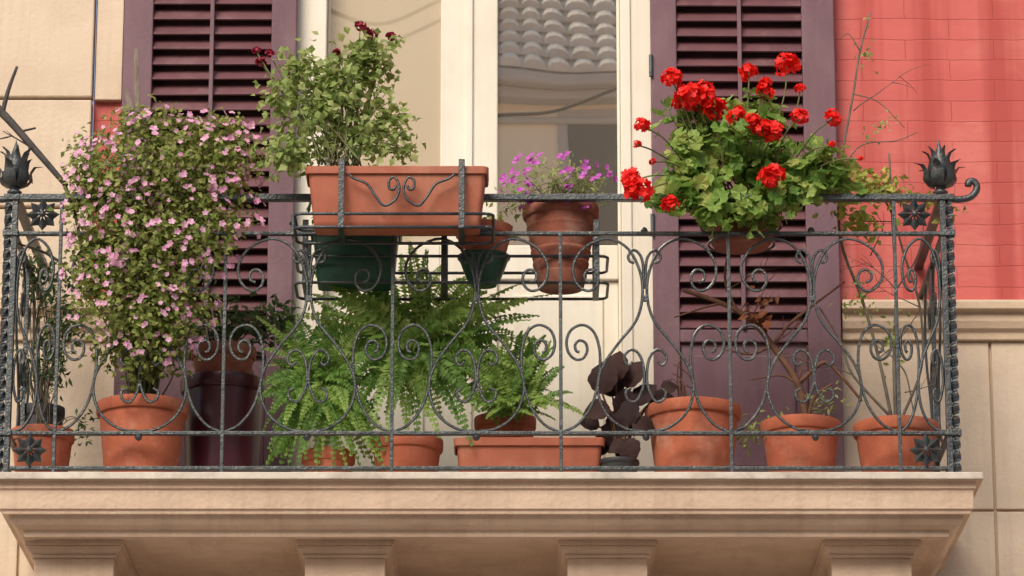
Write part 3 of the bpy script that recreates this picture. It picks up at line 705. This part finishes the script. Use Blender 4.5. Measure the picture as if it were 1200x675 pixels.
for px,py in((905,405),(880,375),(935,450),(850,340),(960,430)): branch(mb,P(px,py,.16),Vector((U(-1,1),0,U(0,1))),.16,.003,1)
mb.build('branches',M['bark'],r,smooth=True)
foliage(r,[(885,372,14,16,.12,.03),(900,380,12,12,.12,.03)],34,.045,.035,M['dryleaf'],name='dry_leaves')
foliage(r,[(905,492,30,12,.2,.05),(878,510,14,18,.28,.05),(975,470,20,20,.2,.05)],160,.028,.010,M['leaf_pale'])
r,b=potted('rightmost terracotta floor pot with a tall straggling climber up to the red wall','potted plant',1050,498,100,FP,M['terra'])
mb=MB(); ends=[]
for pts,rr_ in(([(1050,495),(1048,420),(1050,340),(1046,260),(1042,180)],.008),([(1046,495),(1030,420),(1010,350),(985,280),(985,200),(1000,110),(1008,60),(1020,15)],.007),([(1055,495),(1080,430),(1078,360),(1060,300),(1040,240),(1000,200)],.006),([(1050,495),(1000,440),(985,400),(960,360)],.006),([(1008,60),(995,40),(985,45)],.0025),([(1000,110),(1030,120),(1060,150)],.0025),([(985,200),(1010,170),(1050,165),(1075,155)],.003),([(1050,340),(1075,300),(1085,250)],.004),([(1048,420),(1062,440),(1070,480)],.004)):
    q=cat_rom([P(x,y,.20) for x,y in pts],5); mb.tube(q,[rr_*(1-.5*i/len(q)) for i in range(len(q))],5)
for px,py in((1048,420),(1030,420),(1010,350),(1078,360),(1050,340),(1046,260),(985,240),(1000,440),(1060,460),(1020,300),(1000,130)): branch(mb,P(px,py,.2),Vector((U(-1,1),0,U(-.2,1))),U(.12,.24),.0025,1,ends)
mb.build('vines',M['greystem'],r,smooth=True)
foliage(r,[(1015,215,28,22,.16,.06),(1040,225,34,20,.16,.06),(1120,250,12,12,.15,.04),(1090,235,22,12,.16,.04),(990,240,20,20,.15,.05),(1010,262,28,14,.15,.05)],360,.038,.024,M['leaf_yellow'],p=.9,loose=.5)
foliage(r,[(1015,60,18,45,.2,.05),(1035,150,35,25,.2,.06),(1050,400,30,70,.2,.08),(1010,350,25,50,.2,.06)],180,.024,.013,M['leaf_pale'],name='sparse_foliage',p=1,loose=.7)
# ---------------- opposite side of the street (seen in the panes) ----------------
YM=YD+.024; YB=-16; YV=2*YM-YB
def Q(px,py,off=0):
    p=P(px,py,YV-off); return Vector((p.x,YB+off,p.z))
ob=thing('building','tan house across the street with a tiled roof and dark window','building',(0,YB,-5))
M['ochre']=mat('ochre_render',(.88,.76,.56),(.82,.70,.50),1,.85,.1,10,stain=(.7,.57,.40),stain_amt=.4)
M['tile']=mat('roof_tile',(.74,.66,.54),(.58,.50,.40),3,.85,.1,10,stain=(.42,.35,.27),stain_amt=.6)
M['greyr']=mat('grey_render',(.46,.43,.39),(.38,.36,.33),1,.8)
xs=Q(555,100).x; ze=Q(600,104).z
mb=MB(); mb.box(-12,xs,YB-6,YB-.3,-5,ze+1.9); mb.box(xs,12,YB-6,YB,-5,ze); mb.build('wall',M['ochre'],ob)
mb=MB(); mb.box(xs-.1,12,YB,YB+.35,ze-.05,ze+.05); mb.box(xs-.1,12,YB,YB+.22,ze-.14,ze-.05); mb.box(xs-.1,12,YB,YB+.06,ze-.32,ze-.26); mb.build('cornice',M['greyr'],ob,bevel=.02)
mb=MB()
y0=YB+.3;z0=ze+.055
mb.add([(xs,y0,z0),(12,y0,z0),(12,YB-2.9,z0+2.1),(xs,YB-2.9,z0+2.1),(xs,y0,z0-.02),(12,y0,z0-.02),(12,YB-2.9,z0-.02),(xs,YB-2.9,z0-.02)],[(0,1,2,3),(4,5,1,0),(7,6,5,4),(3,2,6,7),(0,3,7,4),(1,5,6,2)])
x=xs+.1
while x<6:
    for row in range(9):
        y0=YB+.3-row*.34; z0=ze+.08+row*.225
        vs=[];n=6
        for e,(yy,zz2,rr_) in enumerate(((y0,z0+.03,.10),(y0-.40,z0+.24,.08))):
            for k in range(n+1):
                a=math.pi*k/n; vs.append((x+rr_*math.cos(a),yy,zz2-.03+rr_*.8*math.sin(a)))
        mb.add(vs,[(k,k+1,n+1+k+1,n+1+k) for k in range(n)]+[tuple(range(n+1))])
    x+=.205
mb.build('roof',M['tile'],ob,smooth=False)
a=Q(650,128); b2=Q(735,300)
mb=MB(); mb.box(a.x,b2.x+1,YB-.02,YB+.02,b2.z,a.z); wn=mb.build('window',M['greyr'],ob)
mb=MB(); mb.box(a.x+.10,b2.x+.8,YB+.02,YB+.03,b2.z,a.z-.10); mb.build('pane',M['dark_pot'],wn)
cb=thing('overhead_cable','black overhead cables strung across the street','cable',(0,YB+3,5))
for k,(p0,p1,p2) in enumerate((((380,12),(450,30),(520,5)),((370,62),(450,55),(530,20)),((580,135),(650,128),(740,95)))):
    mb=MB(); q=[Vector((P(x,y,YV-3).x,YB+3,P(x,y,YV-3).z)) for x,y in(p0,p1,p2)]
    mb.tube(cat_rom(q,8),.016,5); mb.build('cable_run',M['dark'],cb)
# ---------------- light ----------------
el=math.radians(40); dirv=Vector((-.38,-.87,0)).normalized()
w=bpy.data.worlds.new('World'); scn.world=w; w.use_nodes=True; nt=w.node_tree
sk=nt.nodes.new('ShaderNodeTexSky'); sk.sky_type='NISHITA'; sk.sun_disc=False; sk.sun_elevation=el; sk.sun_rotation=math.atan2(dirv.x,dirv.y)
sk.dust_density=4; sk.air_density=1.0; sk.ozone_density=.5
nt.links.new(sk.outputs[0],nt.nodes['Background'].inputs[0]); nt.nodes['Background'].inputs[1].default_value=.15
sl=bpy.data.lights.new('sun','SUN'); sl.energy=2.6; sl.angle=math.radians(30); sl.color=(1,.93,.83)
so=bpy.data.objects.new('sun',sl); COL.objects.link(so)
sd=Vector((dirv.x*math.cos(el),dirv.y*math.cos(el),math.sin(el))); so.rotation_euler=sd.to_track_quat('Z','Y').to_euler(); so.location=(-5,-8,9)
scn.view_settings.view_transform='Standard'; scn.view_settings.look='None'; scn.view_settings.exposure=0; scn.view_settings.gamma=1
